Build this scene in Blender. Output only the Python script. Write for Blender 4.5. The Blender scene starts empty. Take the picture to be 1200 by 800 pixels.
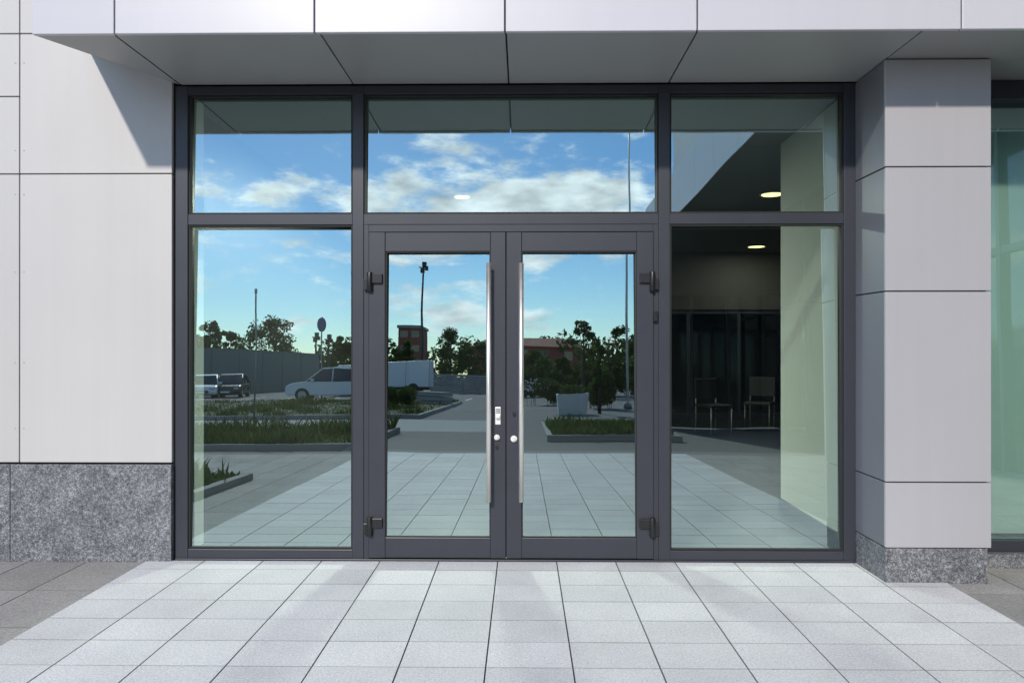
import bpy, bmesh, math, random
from mathutils import Vector, Matrix
random.seed(7)
sc=bpy.context.scene
H=1.49
# ------------------------------------------------------------ helpers
def link(o,parent=None):
    sc.collection.objects.link(o)
    if parent: o.parent=parent
    return o
def empty(name,loc=(0,0,0),rz=0):
    e=bpy.data.objects.new(name,None); e.location=loc; e.rotation_euler=(0,0,rz); e.empty_display_size=.3
    return link(e)
def obj(name,bm,mats,parent=None,smooth=False,bevel=0):
    me=bpy.data.meshes.new(name); bm.to_mesh(me); bm.free()
    if not isinstance(mats,(list,tuple)): mats=[mats]
    for m in mats: me.materials.append(m)
    if smooth:
        for p in me.polygons: p.use_smooth=True
    o=bpy.data.objects.new(name,me); link(o,parent)
    if bevel:
        b=o.modifiers.new('bevel','BEVEL'); b.width=bevel; b.segments=2; b.limit_method='ANGLE'
    return o
def addbox(bm,x0,x1,y0,y1,z0,z1,mi=0,mat=None):
    vs=[bm.verts.new((x,y,z)) for x in(x0,x1) for y in(y0,y1) for z in(z0,z1)]
    if mat is not None:
        for v in vs: v.co=mat@v.co
    idx=[(0,1,3,2),(4,6,7,5),(0,4,5,1),(2,3,7,6),(0,2,6,4),(1,5,7,3)]
    for f in idx:
        fc=bm.faces.new([vs[i] for i in f]); fc.material_index=mi
def box(name,x0,x1,y0,y1,z0,z1,mat,parent=None,bevel=0.0):
    bm=bmesh.new(); addbox(bm,x0,x1,y0,y1,z0,z1)
    bmesh.ops.recalc_face_normals(bm,faces=bm.faces)
    return obj(name,bm,mat,parent,bevel=bevel)
def boxes(name,lst,mat,parent=None,bevel=0.0):
    bm=bmesh.new()
    for b in lst: addbox(bm,*b)
    bmesh.ops.recalc_face_normals(bm,faces=bm.faces)
    return obj(name,bm,mat,parent,bevel=bevel)
def poly(name,pts,mat,parent=None):
    bm=bmesh.new(); bm.faces.new([bm.verts.new(p) for p in pts])
    return obj(name,bm,mat,parent)
def addcyl(bm,p0,p1,r0,r1=None,n=16,mi=0,caps=True):
    if r1 is None:r1=r0
    p0=Vector(p0);p1=Vector(p1); d=(p1-p0).normalized()
    a=Vector((0,0,1)) if abs(d.z)<.9 else Vector((1,0,0))
    u=d.cross(a).normalized(); v=d.cross(u)
    A=[];B=[]
    for i in range(n):
        t=2*math.pi*i/n; w=u*math.cos(t)+v*math.sin(t)
        A.append(bm.verts.new(p0+w*r0)); B.append(bm.verts.new(p1+w*r1))
    for i in range(n):
        f=bm.faces.new((A[i],A[(i+1)%n],B[(i+1)%n],B[i])); f.material_index=mi; f.smooth=True
    if caps:
        f=bm.faces.new(A[::-1]); f.material_index=mi
        f=bm.faces.new(B); f.material_index=mi
def cyl(name,p0,p1,r0,mat,parent=None,r1=None,n=20):
    bm=bmesh.new(); addcyl(bm,p0,p1,r0,r1,n)
    bmesh.ops.recalc_face_normals(bm,faces=bm.faces)
    return obj(name,bm,mat,parent)
def R(px,D): return (.07+(px-612)/900*D, -(D-5.23))
def Z(py,D): return H+(440-py)/900*D

# ------------------------------------------------------------ materials
class NT:
    def __init__(s,nt): s.nt=nt
    def n(s,t,**k):
        x=s.nt.nodes.new(t)
        for a,b in k.items():
            if a.startswith('_'): setattr(x,a[1:],b)
            else: x.inputs[a.replace('__',' ')].default_value=b
        return x
    def l(s,a,b): s.nt.links.new(a,b)
    def m(s,op,a,b=None,c=None,clamp=False):
        x=s.nt.nodes.new('ShaderNodeMath'); x.operation=op; x.use_clamp=clamp
        for i,v in enumerate((a,b,c)):
            if v is None: continue
            if isinstance(v,(int,float)): x.inputs[i].default_value=v
            else: s.l(v,x.inputs[i])
        return x.outputs[0]
def mat(name,col,rough=.6,metal=0,var=.08,scale=3,fine=0,fscale=300,bump=0,bscale=50,spec=.5,streak=0,rnd=0,attr=False,col2=None,speck=None,stain=0):
    m=bpy.data.materials.new(name); m.use_nodes=True; nt=m.node_tree; g=NT(nt)
    b=nt.nodes['Principled BSDF']
    b.inputs['Roughness'].default_value=rough; b.inputs['Metallic'].default_value=metal
    b.inputs['Specular IOR Level'].default_value=spec
    geo=g.n('ShaderNodeNewGeometry'); P=geo.outputs['Position']
    n1=g.n('ShaderNodeTexNoise',Scale=scale,Detail=6.0); g.l(P,n1.inputs['Vector'])
    val=g.m('MULTIPLY_ADD',n1.outputs[0],2*var,1-var)
    if fine:
        n2=g.n('ShaderNodeTexNoise',Scale=fscale,Detail=3.0); g.l(P,n2.inputs['Vector'])
        a=g.m('MULTIPLY_ADD',n2.outputs[0],2*fine,1-fine); val=g.m('MULTIPLY',val,a)
    if speck:
        vo=g.n('ShaderNodeTexVoronoi',Scale=speck[0]); g.l(P,vo.inputs['Vector'])
        sx=g.n('ShaderNodeSeparateColor'); g.l(vo.outputs['Color'],sx.inputs[0])
        pw=g.m('POWER',sx.outputs[0],1.6)
        a=g.m('MULTIPLY_ADD',pw,speck[1]*2,1-speck[1]*.77); val=g.m('MULTIPLY',val,a)
    if stain:
        ns=g.n('ShaderNodeTexNoise',Scale=1.1,Detail=9.0,Roughness=.7); g.l(P,ns.inputs['Vector'])
        ms=g.n('ShaderNodeMapRange'); ms.inputs[1].default_value=.55; ms.inputs[2].default_value=.72; ms.inputs[3].default_value=1.0; ms.inputs[4].default_value=1-stain; g.l(ns.outputs[0],ms.inputs[0])
        val=g.m('MULTIPLY',val,ms.outputs[0])
    if streak:
        mp=g.n('ShaderNodeMapping'); mp.inputs['Scale'].default_value=(14,14,.5); g.l(P,mp.inputs[0])
        n3=g.n('ShaderNodeTexNoise',Scale=1.0,Detail=5.0); g.l(mp.outputs[0],n3.inputs['Vector'])
        a=g.m('MULTIPLY_ADD',n3.outputs[0],2*streak,1-streak); val=g.m('MULTIPLY',val,a)
    if rnd:
        oi=g.n('ShaderNodeObjectInfo'); a=g.m('MULTIPLY_ADD',oi.outputs['Random'],2*rnd,1-rnd); val=g.m('MULTIPLY',val,a)
    if attr:
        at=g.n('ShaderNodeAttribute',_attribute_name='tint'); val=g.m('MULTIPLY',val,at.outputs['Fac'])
    mx=g.n('ShaderNodeVectorMath',_operation='SCALE'); mx.inputs[0].default_value=col
    if col2:
        n4=g.n('ShaderNodeTexNoise',Scale=scale*2.3,Detail=4.0); g.l(P,n4.inputs['Vector'])
        rp=g.n('ShaderNodeMapRange'); rp.inputs[1].default_value=.4; rp.inputs[2].default_value=.62; g.l(n4.outputs[0],rp.inputs[0])
        mc=g.n('ShaderNodeMix',_data_type='RGBA'); g.l(rp.outputs[0],mc.inputs[0])
        mc.inputs[6].default_value=(*col,1); mc.inputs[7].default_value=(*col2,1); g.l(mc.outputs[2],mx.inputs[0])
    g.l(val,mx.inputs['Scale']); g.l(mx.outputs[0],b.inputs['Base Color'])
    rr=g.m('MULTIPLY_ADD',n1.outputs[0],.2*rough,rough*.9); g.l(rr,b.inputs['Roughness'])
    if bump:
        n5=g.n('ShaderNodeTexNoise',Scale=bscale,Detail=4.0); g.l(P,n5.inputs['Vector'])
        bp=g.n('ShaderNodeBump',Strength=bump,Distance=.01); g.l(n5.outputs[0],bp.inputs['Height']); g.l(bp.outputs[0],b.inputs['Normal'])
    return m
M={}
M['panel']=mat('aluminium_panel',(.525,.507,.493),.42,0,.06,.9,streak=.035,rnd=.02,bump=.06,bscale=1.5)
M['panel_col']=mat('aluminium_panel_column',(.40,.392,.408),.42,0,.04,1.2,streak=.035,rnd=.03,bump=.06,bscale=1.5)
M['panel_side_shade']=mat('aluminium_panel_side_shade',(.17,.168,.19),.4,0,.03,1.5,streak=.03,rnd=.03)  # same panels, with the column side's shade put into a darker colour
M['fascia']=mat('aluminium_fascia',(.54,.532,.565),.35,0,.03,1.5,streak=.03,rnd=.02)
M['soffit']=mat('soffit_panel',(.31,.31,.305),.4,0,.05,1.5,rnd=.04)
M['gap']=mat('dark_gap',(.02,.02,.022),.9)
M['frame']=mat('anthracite_frame',(.034,.036,.047),.38,0,.06,5,fine=.08,fscale=400)
M['black']=mat('black_plastic',(.012,.012,.013),.35)
M['rubber']=mat('rubber',(.01,.01,.01),.7)
M['steel']=mat('brushed_steel',(.92,.88,.83),.47,1.0,.03,20)
M['granite']=mat('granite',(.16,.165,.175),.5,0,.5,7,fine=.9,fscale=38,bump=.1,bscale=120,speck=(150,.65))
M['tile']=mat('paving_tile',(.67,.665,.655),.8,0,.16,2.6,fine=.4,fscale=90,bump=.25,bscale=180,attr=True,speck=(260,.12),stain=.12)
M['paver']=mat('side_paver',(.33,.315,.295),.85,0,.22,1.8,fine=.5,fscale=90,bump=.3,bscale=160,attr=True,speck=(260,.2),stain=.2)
M['mortar']=mat('mortar',(.22,.215,.205),.95,fine=.2)
M['asphalt']=mat('asphalt',(.11,.112,.115),.9,0,.2,.6,fine=.3,fscale=60)
M['concrete']=mat('concrete',(.33,.33,.32),.9,0,.15,2,fine=.15)
M['grass']=mat('grass',(.045,.07,.02),.95,0,.3,1.5,fine=.3,fscale=20,col2=(.09,.085,.04))
M['bark']=mat('bark',(.07,.052,.04),.95,var=.3,scale=6)
M['brick']=mat('brick',(.30,.085,.06),.9,var=.15,scale=2)
M['wallgrey']=mat('painted_wall',(.20,.225,.21),.85,var=.12,scale=.6,streak=.08)
M['white']=mat('white_paint',(.82,.82,.82),.3,var=.02)
M['blind']=mat('window_blind_fabric',(.70,.75,.74),.8,var=.03)
M['whiteint']=mat('interior_plaster',(.88,.90,.84),.8,var=.02)
M['ceil']=mat('interior_ceiling',(.16,.18,.17),.9,var=.03)
M['floor']=mat('interior_floor',(.03,.033,.037),.35,var=.1)
M['darkwall']=mat('interior_dark',(.02,.019,.019),.5,var=.15)
M['brownwall']=mat('interior_brown',(.055,.047,.038),.7,var=.1)
M['darkglass']=mat('dark_glass',(.012,.016,.018),.05,var=0,spec=.8)
M['silver']=mat('silver_paint',(.35,.36,.38),.3,.5,var=.02)
M['darkcar']=mat('dark_car_paint',(.02,.022,.03),.25,var=.02)
M['lampred']=mat('red_lens',(.35,.01,.01),.2)
M['galv']=mat('galvanised_steel',(.30,.31,.32),.5,.4)
M['darkpole']=mat('dark_painted_steel',(.04,.045,.05),.5)
M['blue']=mat('blue_sign',(.02,.05,.20),.4)
M['petal']=mat('petals',(.75,.72,.70),.8)
def foliage(name,c1,c2):
    m=bpy.data.materials.new(name); m.use_nodes=True; g=NT(m.node_tree); nt=m.node_tree
    nt.nodes.remove(nt.nodes['Principled BSDF']); out=nt.nodes['Material Output']
    geo=g.n('ShaderNodeNewGeometry')
    n=g.n('ShaderNodeTexNoise',Scale=1.3,Detail=4.0); g.l(geo.outputs['Position'],n.inputs['Vector'])
    r=g.n('ShaderNodeValToRGB'); r.color_ramp.elements[0].position=.35; r.color_ramp.elements[1].position=.65
    r.color_ramp.elements[0].color=(*c1,1); r.color_ramp.elements[1].color=(*c2,1)
    f=g.m('MULTIPLY_ADD',geo.outputs['Random Per Island'],.3,-.15); f=g.m('ADD',n.outputs[0],f)
    g.l(f,r.inputs[0])
    d=g.n('ShaderNodeBsdfDiffuse'); t=g.n('ShaderNodeBsdfTranslucent'); g.l(r.outputs[0],d.inputs[0]); g.l(r.outputs[0],t.inputs[0])
    mx=g.n('ShaderNodeMixShader',Fac=.45); g.l(d.outputs[0],mx.inputs[1]); g.l(t.outputs[0],mx.inputs[2]); g.l(mx.outputs[0],out.inputs[0])
    return m
M['leaf']=foliage('foliage',(.035,.065,.02),(.10,.15,.04))
M['leaf2']=foliage('foliage_light',(.04,.075,.02),(.12,.15,.045))
def glassmat(name,fac,tint,gl):
    m=bpy.data.materials.new(name); m.use_nodes=True; nt=m.node_tree; g=NT(nt)
    nt.nodes.remove(nt.nodes['Principled BSDF']); out=nt.nodes['Material Output']
    t=g.n('ShaderNodeBsdfTransparent'); t.inputs[0].default_value=(*tint,1)
    gs=g.n('ShaderNodeBsdfGlossy'); gs.inputs['Color'].default_value=(*gl,1); gs.inputs['Roughness'].default_value=0.0
    geo=g.n('ShaderNodeNewGeometry'); n=g.n('ShaderNodeTexNoise',Scale=1.1,Detail=1.0); g.l(geo.outputs['Position'],n.inputs['Vector'])
    bp=g.n('ShaderNodeBump',Strength=.14,Distance=.012); g.l(n.outputs[0],bp.inputs['Height']); g.l(bp.outputs[0],gs.inputs['Normal'])
    fr=g.n('ShaderNodeFresnel',IOR=1.5); f=g.m('MULTIPLY_ADD',fr.outputs[0],1-fac,fac-.03,clamp=True)
    mx=g.n('ShaderNodeMixShader'); g.l(f,mx.inputs[0]); g.l(t.outputs[0],mx.inputs[1]); g.l(gs.outputs[0],mx.inputs[2]); g.l(mx.outputs[0],out.inputs[0])
    return m
M['glass']=glassmat('reflective_glass',.47,(.76,.92,.84),(.76,.96,.97))
def emis(name,c,s):
    m=bpy.data.materials.new(name); m.use_nodes=True; b=m.node_tree.nodes['Principled BSDF']
    b.inputs['Emission Color'].default_value=(*c,1); b.inputs['Emission Strength'].default_value=s; return m
M['lamp']=emis('lit_lamp',(1,.85,.36),4)

# ------------------------------------------------------------ building
B=empty('office_building')
TI=math.tan(math.radians(1.3))
def pane(name,x0,x1,z0,z1,y=0.03,par=B,dx=0,k=1.0):
    h=(z1-z0)*TI*k
    poly(name,[(x0,y-h/2-dx,z0),(x1,y-h/2+dx,z0),(x1,y+h/2+dx,z1),(x0,y+h/2-dx,z1)],M['glass'],par)
FY0,FY1=0.0,0.11
zt,zb=3.244,0.012
XL,XR=-2.31,2.33
ML=(-1.093,-1.017); MR=(.994,1.07)
T=(2.292,2.365)
fr=[(XL,XL+.085,FY0,FY1,zb,zt),(XR-.085,XR,FY0,FY1,zb,zt)]
for a in(ML,MR): fr.append((a[0],a[1],FY0,FY1,zb,zt-.06))
segs=[(XL+.085,ML[0]),(ML[1],MR[0]),(MR[1],XR-.085)]
for s in segs:
    fr.append((s[0],s[1],FY0+.003,FY1,zt-.06,zt-.002))
    fr.append((s[0],s[1],FY0+.003,FY1,T[0],T[1]))
for s in (segs[0],segs[2]): fr.append((s[0],s[1],FY0+.003,FY1,zb,zb+.062))
for a in(ML,MR): fr.append((a[0],a[1],FY0+.003,FY1,zt-.0595,zt-.002))
boxes('window_frame',fr,M['frame'],B,bevel=.003)
bd=[]
def bead(x0,x1,z0,z1,w=.012,y0=.012,y1=.05):
    bd.extend([(x0,x0+w,y0,y1,z0,z1),(x1-w,x1,y0,y1,z0,z1),(x0+w,x1-w,y0,y1,z0,z0+w),(x0+w,x1-w,y0,y1,z1-w,z1)])
for s in (segs[0],segs[2]): bead(s[0],s[1],zb+.062,T[0])
for s in segs: bead(s[0],s[1],T[1],zt-.06)
boxes('glazing_bead',bd,M['rubber'],B)
for i,s in enumerate(segs):
    pane('transom_glass',s[0],s[1],T[1],zt-.06,y=.055,dx=(.0006,0,-.0006)[i])
pane('side_glass',segs[0][0],segs[0][1],zb+.062,T[0],y=.055,dx=.001)
pane('side_glass',segs[2][0],segs[2][1],zb+.062,T[0],y=.055,dx=-.001)
DX0,DX1=ML[1],MR[0]
boxes('door_surround',[(DX0,DX0+.035,.006,.1,zb,T[0]),(DX1-.035,DX1,.006,.1,zb,T[0]),(DX0+.035,DX1-.035,.006,.1,T[0]-.05,T[0]-.001)],M['frame'],B,bevel=.002)
box('door_threshold',XL,XR,-.008,.12,-.02,.012,M['frame'],B,bevel=.003)
mid=-.043
def door(x0,x1,zt_,hx,outer):
    D=empty('glass_door'); D.parent=B
    z0,z1=.022,zt_
    ws=.112; wi=.103
    lw,rw=(ws,wi) if outer<0 else (wi,ws)
    boxes('door_leaf_frame',[(x0,x0+lw,-.012,.058,z0,z1),(x1-rw,x1,-.012,.058,z0,z1),
        (x0+lw,x1-rw,-.009,.056,z1-.13,z1-.001),(x0+lw,x1-rw,-.009,.056,z0+.001,z0+.14)],M['frame'],D,bevel=.004)
    gx0,gx1,gz0,gz1=x0+lw,x1-rw,z0+.14,z1-.13
    w=.008
    boxes('glazing_gasket',[(gx0,gx0+w,-.003,.03,gz0,gz1),(gx1-w,gx1,-.003,.03,gz0,gz1),(gx0+w,gx1-w,-.003,.03,gz0,gz0+w),(gx0+w,gx1-w,-.003,.03,gz1-w,gz1)],M['rubber'],D)
    pane('door_glass',gx0,gx1,gz0,gz1,y=.026,par=D,dx=.0007*outer,k=.97)
    bm=bmesh.new()
    addcyl(bm,(hx,-.085,.42),(hx,-.085,2.02),.0165,n=20)
    for z in(.62,1.85):
        addcyl(bm,(hx,-.085,z),(hx,-.0115,z),.008,n=12)
    bmesh.ops.recalc_face_normals(bm,faces=bm.faces)
    obj('pull_handle',bm,M['steel'],D)
    hxx=x0+.01 if outer<0 else x1-.01
    for z in(.24,1.9):
        bm=bmesh.new(); s=-outer
        addcyl(bm,(hxx,-.03,z-.065),(hxx,-.03,z+.065),.019,n=14)
        addbox(bm,min(hxx,hxx+s*.085),max(hxx,hxx+s*.085),-.034,-.0125,z-.01,z+.055)
        addbox(bm,min(hxx,hxx-s*.045),max(hxx,hxx-s*.045),-.03,-.0128,z-.055,z+.02)
        bmesh.ops.recalc_face_normals(bm,faces=bm.faces)
        obj('door_hinge',bm,M['black'],D,bevel=.003)
    return D
dt=T[0]-.055
dl=door(DX0+.038,mid-.003,dt,-.158,-1)
dr=door(mid+.003,DX1-.038,dt,.0600,1)
bm=bmesh.new()
addbox(bm,-.118,-.078,-.022,-.0125,.93,1.05); addbox(bm,-.112,-.084,-.05,-.0225,.975,.992)
bmesh.ops.recalc_face_normals(bm,faces=bm.faces)
obj('lock_handle',bm,M['steel'],dl,bevel=.004)
boxes('lock_keys',[(-.109+i*.009,-.103+i*.009,-.0245,-.0222,1.008+j*.012,1.016+j*.012) for i in range(3) for j in range(3)],M['black'],dl)
for (x,z,p,r) in((-.105,.845,dl,.019),(.010,.835,dr,.022)):
    bm=bmesh.new(); addcyl(bm,(x,-.024,z),(x,-.0122,z),r,n=20); addcyl(bm,(x,-.04,z),(x,-.024,z),r*.6,n=16); addbox(bm,x-.003,x+.003,-.044,-.0402,z-.01,z+.01)
    bmesh.ops.recalc_face_normals(bm,faces=bm.faces); obj('lock_cylinder',bm,M['steel'],p)
cyl('lock_cylinder',(-.105,-.02,.775),(-.105,-.0122,.775),.012,M['black'],dl)
cyl('lock_cylinder',(.012,-.022,1.0),(.012,-.0122,1.0),.012,M['black'],dr)
box('door_contact',.955,.985,-.028,.003,1.63,1.70,M['black'],dr,bevel=.004)
box('door_leaf_gap',mid-.0025,mid+.0025,.0,.05,.03,dt,M['rubber'],B)

# left wall
def panel(x0,x1,z0,z1,y=-.02,mat_='panel',g=.004,t=.03,name='wall_panel'):
    return box(name,x0+g,x1-g,y,y+t,z0+g,z1-g,M[mat_],B,bevel=.003)
box('wall_backing',-9,XL-.002,.013,.3,0,7.5,M['gap'],B)
xs=[-8.4,-7.15,-5.9,-4.65,-3.375,XL-.012]
for i in range(len(xs)-1):
    zs=[.665,2.64,3.6,5.2,7.4] if i==len(xs)-2 else [.665,2.64,3.17,3.6,5.2,7.4]
    for a,b in zip(zs,zs[1:]): panel(xs[i],xs[i+1],a,b)
gx=[-8.4,-6.8,-5.1,-3.43,XL-.012]
for a,b in zip(gx,gx[1:]): box('granite_plinth',a+.002,b-.002,-.034,.01,-.02,.655,M['granite'],B,bevel=.003)
bm=bmesh.new()
for z in (.9,1.35,1.97,2.5,2.8,3.4):
    for x in(-3.375-.03,-3.375+.03,): addcyl(bm,(x,-.0225,z),(x,-.0195,z),.005,n=8)
obj('panel_rivets',bm,M['panel_col'],B)
box('upper_wall_backing',XL,12,.06,.3,3.26,7.5,M['gap'],B)
for i in range(8):
    x=-2.31+i*1.2; box('wall_panel',x+.004,x+1.196,-.0,.03,4.4,7.4,M['panel'],B)
# canopy
Yf=-.88
fj=[-2.72,-2.245,-1.107,-.03,1.05,2.52,3.9,5.4,6.9]
for a,b in zip(fj,fj[1:]):
    box('fascia_panel',a+.004,b-.004,Yf-.03,Yf,3.236,4.35,M['fascia'],B,bevel=.004)
box('fascia_backing',-2.70,6.9,Yf+.001,Yf+.02,3.27,4.34,M['gap'],B)
sj=[-2.27,-1.085,-.025,1.06,2.33,3.6,5.0,6.9]
for a,b in zip(sj,sj[1:]):
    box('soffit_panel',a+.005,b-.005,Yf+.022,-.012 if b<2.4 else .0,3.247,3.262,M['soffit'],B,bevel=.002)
box('canopy_core',-2.265,6.9,Yf+.021,.055,3.264,4.34,M['gap'],B)
A_=(-2.276,-.006,3.249);B_=(-2.276,Yf+.05,3.249);C_=(-2.715,Yf+.0,3.24);D_=(-2.93,-.022,3.55)
bm=bmesh.new()
v={k:bm.verts.new(p) for k,p in dict(A=A_,B=B_,C=C_,D=D_,B2=(-2.276,Yf+.0,3.249),Ct=(-2.715,Yf,4.34),Dt=(-2.93,-.022,4.34)).items()}
for f in(('A','B','C'),('B','B2','C'),('A','C','D'),('C','Ct','Dt','D')): bm.faces.new([v[k] for k in f])
obj('canopy_end_soffit',bm,M['soffit'],B)
poly('canopy_top',[(-2.93,-.022,4.345),(-2.715,Yf,4.345),(6.9,Yf,4.345),(6.9,.06,4.345)],M['fascia'],B)

# right column
cx0,cx1,cy=2.33,2.955,-.42
box('column_core',cx0+.006,cx1-.006,cy+.006,.25,0,3.245,M['gap'],B)
cz=[.215,.623,1.805,2.575,3.243]
for a,b in zip(cz,cz[1:]):
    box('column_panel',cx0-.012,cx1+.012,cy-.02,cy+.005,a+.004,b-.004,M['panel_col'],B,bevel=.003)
    box('column_side_panel',cx0-.010,cx0+.005,cy+.0055,-.003,a+.004,b-.004,M['panel_side_shade'],B,bevel=.002)
    box('column_side_panel',cx1-.005,cx1+.010,cy+.0055,-.003,a+.004,b-.004,M['panel_side_shade'],B,bevel=.002)
box('column_plinth',cx0+.008,cx1-.006,cy-.012,.05,-.02,.212,M['granite'],B,bevel=.003)
box('column_plinth_side',cx0-.01,cx0+.0075,cy-.01,-.004,-.02,.211,M['granite'],B,bevel=.003)
rx0,rx1=cx1+.016,6.6
box('side_plinth',rx0,rx1,-.10,.1,-.02,.085,M['granite'],B,bevel=.003)
boxes('side_window_frame',[(rx0,rx0+.03,-.04,.08,.086,3.244),(rx0+.03,rx1,-.04,.08,.086,.16),(rx0+.03,rx1,-.04,.08,3.12,3.242),(4.6,4.67,-.038,.08,.16,3.12)],M['frame'],B,bevel=.003)
for a,b in((rx0+.03,4.6),(4.67,rx1)): pane('side_window_glass',a,b,.16,3.12,y=.03)
box('window_blind',rx0+.035,rx1,.15,.16,.165,3.115,M['blind'],B)

# interior
box('interior_floor',-2.6,11,.121,14,-.05,.005,M['floor'],B)
box('interior_ceiling',-2.6,11,.112,14,3.25,3.4,M['ceil'],B)
box('interior_partition',2.36,2.46,.13,1.62,.11,3.249,M['whiteint'],B)
box('partition_skirting',2.345,2.47,.13,1.635,.005,.11,M['black'],B)
box('interior_side_wall',-2.5,-2.29,.115,.42,.005,3.249,M['whiteint'],B)
box('interior_side_wall',-2.6,-2.40,.421,11.59,.005,3.249,M['darkwall'],B)  # deeper stretch coloured dark to suppress the ceiling lamp's glow on it
box('interior_back_wall',-2.8,11.2,11.6,11.8,-.04,3.38,M['darkwall'],B)
box('interior_end_wall',10.8,11,.4,11.59,.005,3.249,M['darkwall'],B)
box('interior_bulkhead',1.2,10.8,9.9,10.1,2.13,3.249,M['brownwall'],B)
boxes('interior_glazed_screen',[(x,x+.06,9.95,10.02,.005,2.13) for x in(1.2,2.3,3.3,4.3,5.4,6.5)]+[(1.2,10.8,9.94,10.03,2.05,2.128),(1.2,10.8,9.94,10.03,.006,.1)],M['frame'],B)
for x,y,en,r in((-.66,4.0,330,.085),(3.02,3.9,45,.12),(4.35,8.9,30,.14)):
    L=empty('ceiling_lamp',(x,y,3.24)); L.parent=B
    bm=bmesh.new(); addcyl(bm,(0,0,-.012),(0,0,-.004),r,n=32); obj('lamp_lens',bm,M['lamp'],L)
    bm=bmesh.new(); addcyl(bm,(0,0,-.006),(0,0,.0),r+.03,n=32); obj('lamp_trim',bm,M['white'],L)
    ld=bpy.data.lights.new('lamp_light','AREA'); ld.energy=en; ld.size=.3; ld.color=(1,.97,.88)
    lo=bpy.data.objects.new('lamp_light',ld); lo.location=(0,0,-.02); link(lo,L)
def chair(x,y,rz):
    C=empty('chair',(x,y,.005),rz)
    box('seat',-.22,.22,-.22,.22,.43,.47,M['darkwall'],C,bevel=.01)
    box('backrest',-.22,.22,.2,.23,.55,.88,M['darkwall'],C,bevel=.01)
    bm=bmesh.new()
    for a in(-.2,.2):
        addcyl(bm,(a,-.2,0),(a,-.2,.43),.011,n=8); addcyl(bm,(a,.21,0),(a,.215,.86),.011,n=8)
    obj('legs',bm,M['galv'],C)
chair(3.2,7.4,.4); chair(4.1,7.9,-.5); chair(4.9,7.1,2.6)

# ------------------------------------------------------------ wing of the L shaped building (behind, right)
W=empty('office_wing')
wx=3.95; wy0,wy1=-1.2,-19.0
y=wy0
while y>wy1+.1:
    y2=max(y-1.8,wy1)
    box('fascia_panel',wx,wx+.03,y2+.005,y-.005,5.36,6.6,M['fascia'],W)
    box('soffit_panel',wx+.035,wx+2.6,y2+.006,y-.006,5.40,5.42,M['soffit'],W)
    y=y2
box('wing_upper_storey',wx+.031,12,wy1,wy0,5.425,6.58,M['panel'],W)
box('wing_upper_storey',wx+.8,12,wy1+.3,wy0-.3,6.581,9.5,M['panel'],W)
box('wing_wall',wx+2.6,12,wy1,wy0,0,5.42,M['darkglass'],W)
boxes('wing_mullions',[(wx+2.53,wx+2.597,q-.04,q+.04,0,5.39) for q in [wy0-.3-1.8*i for i in range(10)]]+[(wx+2.54,wx+2.596,wy1,wy0,2.9,3.0)],M['frame'],W)
box('lobby_wall',wx-.5,wx+2.52,-14.4,-14.1,0,3.3,M['darkglass'],W)
box('lobby_sky_blocker',wx-.55,wx+2.52,-14.5,-14.05,3.301,5.35,M['brownwall'],W)  # added block over the lobby, keeps bright sky out of the glass reflection
boxes('lobby_mullions',[(x,x+.07,-14.098,-14.03,0,3.3) for x in(wx-.5,wx+.3,wx+1.2,wx+2.1)],M['frame'],W)
box('wing_column',wx+.05,wx+.5,-18.9,-18.45,0,5.395,M['panel_col'],W)

# ------------------------------------------------------------ ground
def sheet(name,x0,x1,y0,y1,z,m):
    return poly(name,[(x0,y0,z),(x1,y0,z),(x1,y1,z),(x0,y1,z)],m)
sheet('ground',-600,600,-900,200,-.06,M['grass'])
sheet('asphalt_road',-70,60,-78,-6.2,-.05,M['asphalt'])
sheet('pavement_bed',-16,14,-8,.1,-.03,M['mortar'])
def tiles(name,x0,x1,y0,y1,s,mat_,z=0,sy=None,jit=.12,g=.0026,yoff=0):
    sy=sy or s
    me=bpy.data.meshes.new(name); V=[];F=[];Tn=[]
    ys=[y1]; yy=y1-(sy if not yoff else yoff)
    while yy>y0+1e-3: ys.append(yy); yy-=sy
    ys.append(y0)
    xx=x0
    while xx<x1-1e-3:
        xe=min(xx+s,x1)
        for ya,yb in zip(ys,ys[1:]):
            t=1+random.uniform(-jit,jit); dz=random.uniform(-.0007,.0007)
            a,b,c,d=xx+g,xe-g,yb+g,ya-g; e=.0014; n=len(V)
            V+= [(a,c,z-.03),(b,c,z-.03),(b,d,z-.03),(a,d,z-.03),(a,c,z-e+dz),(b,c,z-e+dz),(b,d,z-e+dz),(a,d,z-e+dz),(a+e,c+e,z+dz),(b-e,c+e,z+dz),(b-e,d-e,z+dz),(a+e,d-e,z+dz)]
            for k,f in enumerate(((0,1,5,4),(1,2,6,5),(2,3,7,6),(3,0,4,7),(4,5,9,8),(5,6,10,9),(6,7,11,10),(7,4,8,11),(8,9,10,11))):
                F.append([n+i for i in f]); Tn.append(t if k==8 else t*.45)  # sides and bevels coloured darker to subdue sun glint on the edges
        xx=xe
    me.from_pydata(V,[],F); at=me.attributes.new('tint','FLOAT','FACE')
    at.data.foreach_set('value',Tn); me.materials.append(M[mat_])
    o=bpy.data.objects.new(name,me); return link(o)
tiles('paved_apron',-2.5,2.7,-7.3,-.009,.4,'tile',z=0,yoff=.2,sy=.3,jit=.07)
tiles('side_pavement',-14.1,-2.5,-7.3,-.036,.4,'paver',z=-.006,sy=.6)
tiles('side_pavement',2.7,13.9,-7.3,-.03,.4,'paver',z=-.006,sy=.6)

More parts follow.
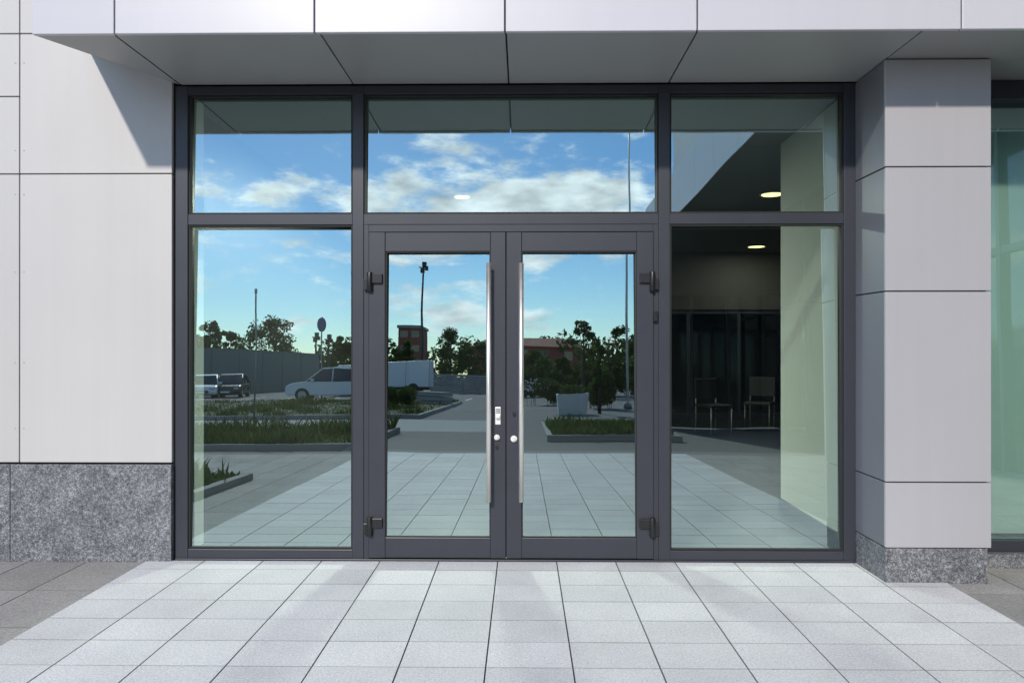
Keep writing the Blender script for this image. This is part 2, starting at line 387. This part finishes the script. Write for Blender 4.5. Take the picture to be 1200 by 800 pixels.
def bed(name,x0,x1,y0,y1,blade_n,hmax,kerb=True,m='leaf2'):
    E=empty(name,((x0+x1)/2,(y0+y1)/2,0)); ox,oy=E.location.x,E.location.y
    a,b,c,d=x0-ox,x1-ox,y0-oy,y1-oy
    if kerb:
        boxes('kerb',[(a-.12,b+.12,c-.12,c,-.05,.08),(a-.12,b+.12,d,d+.12,-.05,.08),(a-.12,a,c,d,-.05,.079),(b,b+.12,c,d,-.05,.079)],M['concrete'],E,bevel=.01)
    box('turf',a+.001,b-.001,c+.001,d-.001,-.05,.05,M['grass'],E)
    V=[];F=[]
    rr=random.Random(int(blade_n+abs(x0)*10))
    cl=[(rr.uniform(a,b),rr.uniform(c,d),rr.uniform(.2,1)**1.5) for _ in range(max(8,blade_n//160))]
    for i in range(blade_n):
        if rr.random()<.55:
            q=rr.choice(cl); x=min(b,max(a,rr.gauss(q[0],.25)));y=min(d,max(c,rr.gauss(q[1],.2)));h=hmax*(.2+q[2])*rr.uniform(.3,1)
        else: x=rr.uniform(a,b);y=rr.uniform(c,d);h=hmax*rr.uniform(.1,.4)
        an=rr.uniform(0,6.28);w=rr.uniform(.008,.02); lx=rr.gauss(0,.4)*h; ly=rr.gauss(0,.4)*h
        n=len(V); dx=math.cos(an)*w;dy=math.sin(an)*w
        V+=[(x-dx,y-dy,.045),(x+dx,y+dy,.045),(x+lx*.5+dx,y+ly*.5+dy,.05+h*.6),(x+lx,y+ly,.05+h),(x+lx*.5-dx,y+ly*.5-dy,.05+h*.6)]
        F.append((n,n+1,n+2,n+3,n+4))
    me=bpy.data.meshes.new('grass_blades'); me.from_pydata(V,[],F); me.materials.append(M[m]); link(bpy.data.objects.new('grass_blades',me),E)
bed('grass_strip',-14,-2.9,-12.2,-8.2,15000,.36)
bed('grass_strip',-30,-3.2,-33,-18,12000,.4)
bed('grass_strip',.7,3.1,-14.6,-10.2,6000,.25)
bed('flower_bed',-5.2,-3.35,-4.0,-2.6,3000,.24)
sheet('pavement',-30,0,-17.6,-12.7,-.045,M['concrete'])

# ------------------------------------------------------------ vegetation
def leafcloud(V,F,rr,c,rad,n,ls):
    for i in range(n):
        while True:
            p=Vector((rr.uniform(-1,1),rr.uniform(-1,1),rr.uniform(-1,1)))
            if p.length<=1: break
        p=Vector((p.x*rad[0],p.y*rad[1],p.z*rad[2]))+c
        u=Vector((rr.gauss(0,1),rr.gauss(0,1),rr.gauss(0,1))).normalized()
        w=u.cross(Vector((rr.gauss(0,1),rr.gauss(0,1),rr.gauss(0,1)))).normalized()
        s=ls*rr.uniform(.6,1.3); k=len(V)
        V+=[tuple(p-u*s),tuple(p+w*s*.5),tuple(p+u*s),tuple(p-w*s*.5)]
        F.append((k,k+1,k+2,k+3))
def tree(name,x,y,h,r,seed,m='leaf',ls=.16,clumps=34,per=90,low=.28,shape=1.0):
    rr=random.Random(seed)
    E=empty(name,(x,y,-.05))
    bm=bmesh.new(); tr=.03*h*.8
    top=Vector((rr.uniform(-.03,.03)*h,rr.uniform(-.03,.03)*h,h*.72))
    midp=Vector((rr.uniform(-.02,.02)*h,0,h*.35))
    addcyl(bm,(0,0,0),midp,tr,tr*.7,10); addcyl(bm,midp,top,tr*.7,tr*.2,8)
    V=[];F=[]
    for i in range(clumps):
        t=rr.uniform(low,1.0); an=rr.uniform(0,6.28)
        prof=math.sin(math.pi*min(1,max(.08,((t-low)/(1-low))*.86+.12)))**.7
        rad=r*prof*rr.uniform(.35,1.05)*shape
        c=Vector((math.cos(an)*rad,math.sin(an)*rad,h*t*rr.uniform(.93,1.0)-r*.12))
        s=r*rr.uniform(.14,.34)
        leafcloud(V,F,rr,c,(s,s,s*.75),per,ls*.75)
        if i%3==0:
            st=midp.lerp(top,rr.uniform(0,.8)); addcyl(bm,st,c,tr*.28,tr*.06,6,caps=False)
    obj('trunk',bm,M['bark'],E)
    me=bpy.data.meshes.new('crown'); me.from_pydata(V,[],F); me.materials.append(M[m]); link(bpy.data.objects.new('crown',me),E)
def ptree(px,py,D,rpx,seed,name='tree',**k):
    x,y=R(px,D); tree(name,x,y,Z(py,D),rpx/900*D,seed,**k)
ptree(246,374,82,24,1,ls=.22)
ptree(268,388,86,18,21,ls=.22)
ptree(322,370,78,36,2,ls=.22,clumps=48)
ptree(402,394,80,20,3,ls=.22)
ptree(470,400,88,20,4,ls=.22)
ptree(525,386,92,24,5,ls=.24)
ptree(556,402,90,22,6,ls=.24)
ptree(632,412,60,26,7,ls=.2)
ptree(686,374,48,24,8,m='leaf2',ls=.16,clumps=26,per=60)
ptree(722,380,50,26,9,m='leaf2',ls=.17,clumps=30,per=70)
ptree(705,400,26,13,10,name='young_tree',m='leaf2',ls=.07,clumps=20,per=45,low=.4)
ptree(660,418,44,18,11,ls=.15)
ptree(752,395,44,26,12,ls=.17)
ptree(800,385,60,30,13,ls=.2)
ptree(175,380,80,30,14,ls=.22)
rr=random.Random(5); V=[];F=[]
for i in range(170):
    D=rr.uniform(120,150); px=rr.uniform(-250,1350); x,y=R(px,D)
    h=rr.uniform(3.5,8.0)
    for j in range(3): leafcloud(V,F,rr,Vector((x+rr.uniform(-3,3),y,h*(.25+.3*j))),(3.0-.6*j,2.5,h*.25),70,.45)
me=bpy.data.meshes.new('distant_tree_line'); me.from_pydata(V,[],F); me.materials.append(M['leaf']); link(bpy.data.objects.new('distant_tree_line',me))
def hedge(name,x0,x1,y0,y1,h,n,ls=.06,m='leaf',seed=1,flowers=0):
    rr=random.Random(seed); V=[];F=[]
    E=empty(name,((x0+x1)/2,(y0+y1)/2,0))
    k=max(6,int((x1-x0)*(y1-y0)*3))
    for i in range(k):
        c=Vector((rr.uniform(x0,x1)-E.location.x,rr.uniform(y0,y1)-E.location.y,h*rr.uniform(.3,.8)))
        leafcloud(V,F,rr,c,(.4,.4,h*.4),n//k,ls)
    me=bpy.data.meshes.new('leaves'); me.from_pydata(V,[],F); me.materials.append(M[m]); link(bpy.data.objects.new('leaves',me),E)
    bm=bmesh.new()
    for i in range(10):
        c=(rr.uniform(x0,x1)-E.location.x,rr.uniform(y0,y1)-E.location.y); addcyl(bm,(c[0],c[1],-.04),(c[0]+rr.uniform(-.1,.1),c[1],h*.7),.012,.006,6)
    obj('stems',bm,M['bark'],E)
    if flowers:
        V=[];F=[]
        leafcloud(V,F,rr,Vector((0,0,h*.8)),((x1-x0)/2,(y1-y0)/2,h*.3),flowers,.06)
        me=bpy.data.meshes.new('flowers'); me.from_pydata(V,[],F); me.materials.append(M['petal']); link(bpy.data.objects.new('flowers',me),E)
x,y=R(472,30); hedge('hedge',x-1.6,x+.5,y-.8,y+.8,.75,5000,.07,seed=3)
x,y=R(628,36); hedge('flower_bush',x-.7,x+.9,y-.6,y+.6,1.1,4000,.07,seed=5,flowers=220)
x,y=R(620,52); hedge('hedge',x-1,x+8,y-1,y+1,2.0,12000,.13,seed=6)
x,y=R(715,30); hedge('shrub',x-.8,x+1,y-.6,y+.6,1.5,5000,.07,seed=7)

# ------------------------------------------------------------ vehicles
def car(name,x,y,rz,paint,L=4.5,Wd=1.8,Hh=1.5,suv=False):
    C=empty(name,(x,y,-.05),rz)
    hw=Wd/2; bl=.33 if suv else .25; belt=Hh*.60
    body=[(-L/2,bl+.1),(-L/2+.05,bl),(L/2-.1,bl),(L/2,bl+.15),(L/2-.03,belt*.74),(L/2-.22,belt*.86),(L*.36,belt*.95),(L*.26,belt),(-L*.40,belt+.03),(-L/2+.04,belt)]
    def prism(bm,pr,w0,w1,zsplit,mi=0):
        a=[];b=[]
        for (px,pz) in pr:
            w=w0 if pz<zsplit else w1
            a.append(bm.verts.new((px,-w,pz))); b.append(bm.verts.new((px,w,pz)))
        f=bm.faces.new(a);f.material_index=mi; f=bm.faces.new(b[::-1]);f.material_index=mi
        n=len(pr)
        for i in range(n):
            f=bm.faces.new((a[i],b[i],b[(i+1)%n],a[(i+1)%n])); f.material_index=mi
    bm=bmesh.new(); prism(bm,body,hw,hw*.96,belt*.75); bmesh.ops.recalc_face_normals(bm,faces=bm.faces)
    obj('body',bm,M[paint],C,bevel=.06)
    rf=-L*.42 if suv else -L*.26
    cab=[(-L*.47 if suv else -L*.42,belt),(L*.28,belt),(L*.10,Hh-.06),(-L*.04,Hh),(rf+.1,Hh-.05),(rf-.04,Hh-.16)]
    bm=bmesh.new()
    a=[];b=[]
    for (px,pz) in cab:
        w=hw*.94 if pz<=belt+.01 else hw*.76
        a.append(bm.verts.new((px,-w,pz+.02))); b.append(bm.verts.new((px,w,pz+.02)))
    bm.faces.new(a);bm.faces.new(b[::-1])
    for i in range(6): bm.faces.new((a[i],b[i],b[(i+1)%6],a[(i+1)%6]))
    bmesh.ops.recalc_face_normals(bm,faces=bm.faces); obj('windows',bm,M['darkglass'],C,bevel=.03)
    bm=bmesh.new(); pr=[(L*.10,Hh-.05),(-L*.04,Hh+.012),(rf+.1,Hh-.035),(rf-.02,Hh-.12)]
    top=[];bot=[]
    for px,pz in pr:
        for w in(-hw*.775,hw*.775): top.append(bm.verts.new((px,w,pz+.045))); bot.append(bm.verts.new((px,w,pz-.03)))
    for i in range(3):
        j=2*i
        for L_ in(top,bot): bm.faces.new((L_[j],L_[j+1],L_[j+3],L_[j+2]))
        for q in(0,1): bm.faces.new((top[j+q],top[j+2+q],bot[j+2+q],bot[j+q]))
    bm.faces.new((top[0],top[1],bot[1],bot[0])); bm.faces.new((top[6],top[7],bot[7],bot[6]))
    bmesh.ops.recalc_face_normals(bm,faces=bm.faces); obj('roof',bm,M[paint],C,bevel=.015)
    bm=bmesh.new()
    for s in(-1,1):
        for (xb,xt) in((L*.27,L*.095),(-L*.01,-L*.02),(-L*.24,-L*.22),(cab[0][0]+.03,rf+.02)):
            addcyl(bm,(xb,s*hw*.955,belt),(xt,s*hw*.765,Hh-.03),.035,n=6)
        addbox(bm,L*.20-.08,L*.20+.08,min(s*hw*.96,s*(hw+.14)),max(s*hw*.96,s*(hw+.14)),belt+.02,belt+.16)
    obj('pillars_and_mirrors',bm,M[paint],C)
    bm=bmesh.new(); bm2=bmesh.new()
    wr=.36 if suv else .31
    for sx in(-L*.30,L*.31):
        for s in(-1,1):
            addcyl(bm,(sx,s*(hw-.2),wr),(sx,s*(hw+.015),wr),wr,n=24)
            addcyl(bm2,(sx,s*(hw+.0),wr),(sx,s*(hw+.025),wr),wr*.6,n=12)
    obj('tyres',bm,M['rubber'],C); obj('wheel_rims',bm2,M['silver'],C)
    boxes('headlights',[(L/2-.14,L/2-.02,s*hw*.72-.16,s*hw*.72+.16,belt*.62,belt*.76) for s in(-1,1)],M['silver'],C,bevel=.02)
    boxes('tail_lights',[(-L/2-.015,-L/2+.08,s*hw*.8-.12,s*hw*.8+.12,belt*.72,belt*.95) for s in(-1,1)],M['lampred'],C,bevel=.02)
    boxes('bumper_grille',[(L/2-.02,L/2+.02,-hw*.5,hw*.5,bl+.08,bl+.25)],M['black'],C)
    boxes('number_plate',[(L/2+.021,L/2+.03,-.26,.26,bl+.1,bl+.2),(-L/2-.03,-L/2+.0,-.26,.26,bl+.3,bl+.42)],M['white'],C)
x,y=R(392,40.5); car('suv_car',x,y,math.radians(174),'white',4.7,1.9,1.78,True)
x,y=R(243,50); car('parked_car',x,y,math.radians(75),'white',4.2,1.75,1.5)
x,y=R(272,51); car('parked_car',x,y,math.radians(80),'darkcar',4.3,1.75,1.5)
x,y=R(206,49); car('parked_car',x,y,math.radians(80),'silver',4.3,1.75,1.5)
def truck(x,y,rz):
    C=empty('box_truck',(x,y,-.05),rz)
    box('cargo_box',-3.2,1.6,-1.1,1.1,.55,2.3,M['white'],C,bevel=.03)
    boxes('cargo_box_trim',[(q,q+.04,-1.115,-1.1005,.56,2.29) for q in(-3.19,-1.6,0,1.55)]+[(q,q+.04,1.1005,1.115,.56,2.29) for q in(-3.19,-1.6,0,1.55)],M['silver'],C)
    bm=bmesh.new()
    pr=[(1.7,.5),(3.3,.5),(3.35,1.2),(3.0,1.35),(2.7,2.1),(1.7,2.15)]
    a=[bm.verts.new((p,-1.0,z)) for p,z in pr];b=[bm.verts.new((p,1.0,z)) for p,z in pr]
    bm.faces.new(a);bm.faces.new(b[::-1])
    for i in range(6): bm.faces.new((a[i],b[i],b[(i+1)%6],a[(i+1)%6]))
    bmesh.ops.recalc_face_normals(bm,faces=bm.faces); obj('cab',bm,M['white'],C,bevel=.05)
    boxes('cab_windows',[(1.95,2.6,-1.012,1.012,1.4,1.95)],M['darkglass'],C)
    poly('windscreen',[(3.02,-.85,1.38),(3.02,.85,1.38),(2.745,.85,2.05),(2.745,-.85,2.05)],M['darkglass'],C)
    box('chassis',-3.1,1.7,-.5,.5,.35,.54,M['black'],C)
    bm=bmesh.new()
    for sx in(-2.1,2.4):
        for s in(-1,1): addcyl(bm,(sx,s*.75,.4),(sx,s*1.12,.4),.4,n=20)
    obj('tyres',bm,M['rubber'],C)
x,y=R(448,52); truck(x,y,math.pi)

# ------------------------------------------------------------ street furniture / far buildings
def lamp(px,D,py):
    x,y=R(px,D); h=Z(py,D); E=empty('street_lamp',(x,y,-.05))
    cyl('pole',(0,0,0),(0,0,h),.13,M['darkpole'],E,r1=.07)
    bm=bmesh.new()
    addbox(bm,-.22,.12,-.1,.3,h-.55,h-.1); addbox(bm,.16,.42,-.1,.25,h-.35,h-.0)
    addbox(bm,-.4,.4,-.04,.04,h-.1,h); addbox(bm,-.1,.25,-.2,.2,h+.002,h+.4)
    obj('floodlight_heads',bm,M['black'],E,bevel=.03)
    box('pole_base',-.2,.2,-.2,.2,0,.25,M['concrete'],E)
lamp(491,60,312); lamp(372,75,395); lamp(387,70,398)
def sign(px,D,py):
    x,y=R(px,D);h=Z(py,D); E=empty('traffic_sign',(x,y,-.05))
    cyl('post',(0,0,0),(0,0,h),.035,M['galv'],E)
    bm=bmesh.new(); d=Vector((.92,.39,0)); addcyl(bm,Vector((0,0,h-.4))+d*-.012+Vector((0,.05,0)),Vector((0,0,h-.4))+d*.012+Vector((0,.05,0)),.38,n=28); obj('sign_plate',bm,M['blue'],E)
sign(378,40,374)
x,y=R(297,16.8); E=empty('marker_pole',(x,y,0)); cyl('pole',(0,0,0),(0,0,3.1),.018,M['galv'],E); cyl('cap',(0,0,3.1),(0,0,3.2),.03,M['galv'],E)
x,y=R(738,30); E=empty('flagpole',(x,y,0)); cyl('pole',(0,0,0),(0,0,13.5),.05,M['white'],E,r1=.03); cyl('foot',(0,0,-.04),(0,0,.2),.16,M['galv'],E); cyl('finial',(0,0,13.5),(0,0,13.62),.06,M['steel'],E)
BW=empty('boundary_wall')
p0=Vector((*R(130,48),0)); p1=Vector((*R(215,56),0)); p2=Vector((*R(375,74),0))
for a,b in((p0,p1),(p1,p2)):
    d=(b-a); n=int(d.length/3)
    for i in range(n):
        q0=a+d*(i/n); q1=a+d*((i+1)/n); L=(q1-q0).length; an=math.atan2(d.y,d.x)
        mt=Matrix.Translation(q0)@Matrix.Rotation(an,4,'Z')
        bm=bmesh.new(); addbox(bm,.01,L-.01,-.1,.1,-.05,3.4,0,mt); addbox(bm,-.1,.1,-.16,.16,-.05,3.48,0,mt); addbox(bm,.0,L,-.15,.15,3.401,3.46,0,mt)
        obj('wall_bay',bm,M['wallgrey'],BW)
def building(name,px0,px1,D,py,m,depth=8,storeys=3,roof=None):
    x0,y0=R(px0,D); x1,_=R(px1,D); h=Z(py,D); E=empty(name,((x0+x1)/2,y0,-.05)); w=(x1-x0)/2
    box('walls',-w,w,-depth,0,0,h,M[m],E)
    win=[];sh=h/storeys;n=max(2,int(w*2/3))
    for s in range(storeys):
        for i in range(n):
            cx=-w+(i+.5)*2*w/n; win.append((cx-.6,cx+.6,-.05,.02,s*sh+sh*.35,s*sh+sh*.8))
    boxes('windows',win,M['darkglass'],E)
    if roof:
        bm=bmesh.new()
        a=[bm.verts.new(p) for p in((-w-.5,-depth-.5,h),(w+.5,-depth-.5,h),(w+.5,.5,h),(-w-.5,.5,h),(-w+2,-depth/2,h+roof),(w-2,-depth/2,h+roof))]
        for f in((0,1,5,4),(1,2,5),(2,3,4,5),(3,0,4),(3,2,1,0)): bm.faces.new([a[i] for i in f])
        obj('roof',bm,M['brick'],E)
    else: box('parapet',-w-.2,w+.2,-depth-.2,.2,h,h+.4,M['concrete'],E)
building('brick_tower',461,489,110,386,'brick',storeys=4)
building('red_roof_house',552,680,120,408,'brick',depth=14,storeys=2,roof=1.6)
x,y=R(672,26); E=empty('planter_box',(x,y,-.05))
bm=bmesh.new()
b0=[(-.55,-.4),(.55,-.4),(.55,.4),(-.55,.4)]
lo=[bm.verts.new((p[0]*.85,p[1]*.85,0)) for p in b0]; hi=[bm.verts.new((*p,.75)) for p in b0]; hi2=[bm.verts.new((p[0]*.88,p[1]*.85,.75)) for p in b0]; lo2=[bm.verts.new((p[0]*.88,p[1]*.85,.6)) for p in b0]
bm.faces.new(lo[::-1]); bm.faces.new(lo2)
for i in range(4):
    j=(i+1)%4; bm.faces.new((lo[i],lo[j],hi[j],hi[i])); bm.faces.new((hi[i],hi[j],hi2[j],hi2[i])); bm.faces.new((hi2[i],hi2[j],lo2[j],lo2[i]))
bmesh.ops.recalc_face_normals(bm,faces=bm.faces); obj('tub',bm,M['white'],E,bevel=.01)
rr=random.Random(3);V=[];F=[]; leafcloud(V,F,rr,Vector((0,0,.85)),(.5,.35,.25),500,.06); me=bpy.data.meshes.new('plant'); me.from_pydata(V,[],F); me.materials.append(M['leaf2']); link(bpy.data.objects.new('plant',me),E)
for k,(px,D) in enumerate(((512,62),(530,62),(548,64),(566,66),(505,34))):
    x,y=R(px,D); E=empty('stone_slab_stack',(x,y,-.05),.1*k); q=random.Random(k)
    boxes('slabs',[(-.7+q.uniform(-.05,.05),.7+q.uniform(-.05,.05),-.5,.5,.04+i*.2,.21+i*.2) for i in range(7 if k<4 else 3)],M['concrete'],E,bevel=.01)
pl=[]
for i in range(12): pl.append((-32+i*2.6,-31.9+i*2.6,-44,-39,-.049,-.046))
boxes('parking_lines',pl,M['white'])

# ------------------------------------------------------------ world
w=bpy.data.worlds.new('World'); sc.world=w; w.use_nodes=True; nt=w.node_tree; g=NT(nt); bg=nt.nodes['Background']
SD=Vector((-.22,-.88,.55)).normalized(); el=math.asin(SD.z); az=math.atan2(SD.x,SD.y)
sky=g.n('ShaderNodeTexSky'); sky.sky_type='NISHITA'; sky.sun_disc=False; sky.sun_elevation=el; sky.sun_rotation=az; sky.dust_density=.1; sky.air_density=1.0; sky.ozone_density=2.5
tc=g.n('ShaderNodeTexCoord'); sp=g.n('ShaderNodeSeparateXYZ'); g.l(tc.outputs['Generated'],sp.inputs[0])
ny=g.m('MULTIPLY',sp.outputs[1],-1.0)
A=g.m('ARCTAN2',sp.outputs[0],ny); E_=g.m('ARCSINE',sp.outputs[2])
cb=g.n('ShaderNodeCombineXYZ'); g.l(g.m('MULTIPLY',A,8.0),cb.inputs[0]); g.l(g.m('MULTIPLY',E_,20.0),cb.inputs[1]); cb.inputs[2].default_value=5.2
nz=g.n('ShaderNodeTexNoise',Scale=1.0,Detail=11.0,Roughness=.6); g.l(cb.outputs[0],nz.inputs['Vector'])
def gauss(v,c,s):
    d=g.m('DIVIDE',g.m('SUBTRACT',v,c),s); return g.m('EXPONENT',g.m('MULTIPLY',g.m('MULTIPLY',d,d),-1.0))
b1=g.m('MULTIPLY',g.m('MULTIPLY',gauss(E_,.222,.045),gauss(A,.01,.19)),.34)
b2=g.m('MULTIPLY',gauss(E_,.12,.05),.06)
den=g.m('ADD',g.m('ADD',nz.outputs[0],b1),b2)
mr=g.n('ShaderNodeMapRange',_interpolation_type='SMOOTHSTEP'); mr.inputs[1].default_value=.52; mr.inputs[2].default_value=.70; g.l(den,mr.inputs[0])
nz2=g.n('ShaderNodeTexNoise',Scale=2.2,Detail=8.0); g.l(cb.outputs[0],nz2.inputs['Vector'])
cs=g.m('MULTIPLY_ADD',nz2.outputs[0],20.0,1.5)
cc=g.n('ShaderNodeVectorMath',_operation='SCALE'); cc.inputs[0].default_value=(1.0,.99,1.02); g.l(cs,cc.inputs['Scale'])
hs=g.n('ShaderNodeHueSaturation'); hs.inputs['Saturation'].default_value=1.15; g.l(sky.outputs[0],hs.inputs['Color'])
tint=g.n('ShaderNodeVectorMath',_operation='MULTIPLY'); g.l(hs.outputs[0],tint.inputs[0]); tint.inputs[1].default_value=(.92,1.02,1.12)
mx=g.n('ShaderNodeMix',_data_type='RGBA'); g.l(g.m('MULTIPLY',mr.outputs[0],.95),mx.inputs[0]); g.l(tint.outputs[0],mx.inputs[6]); g.l(cc.outputs[0],mx.inputs[7])
g.l(mx.outputs[2],bg.inputs[0]); bg.inputs[1].default_value=.15
s=bpy.data.lights.new('sun','SUN'); s.energy=3.3; s.angle=math.radians(2.0); s.color=(1,.93,.84)
so=bpy.data.objects.new('sun',s); so.rotation_euler=(-SD).to_track_quat('-Z','Y').to_euler(); link(so)
# ------------------------------------------------------------ camera
c=bpy.data.cameras.new('camera'); c.lens=27; c.sensor_width=36; c.clip_end=3000; c.clip_start=.05
co=bpy.data.objects.new('camera',c); co.location=(.07,-5.23,H); co.rotation_euler=(math.radians(90.05),0,math.radians(.8)); link(co)
sc.camera=co
sc.view_settings.view_transform='Standard'; sc.view_settings.look='None'; sc.view_settings.exposure=0
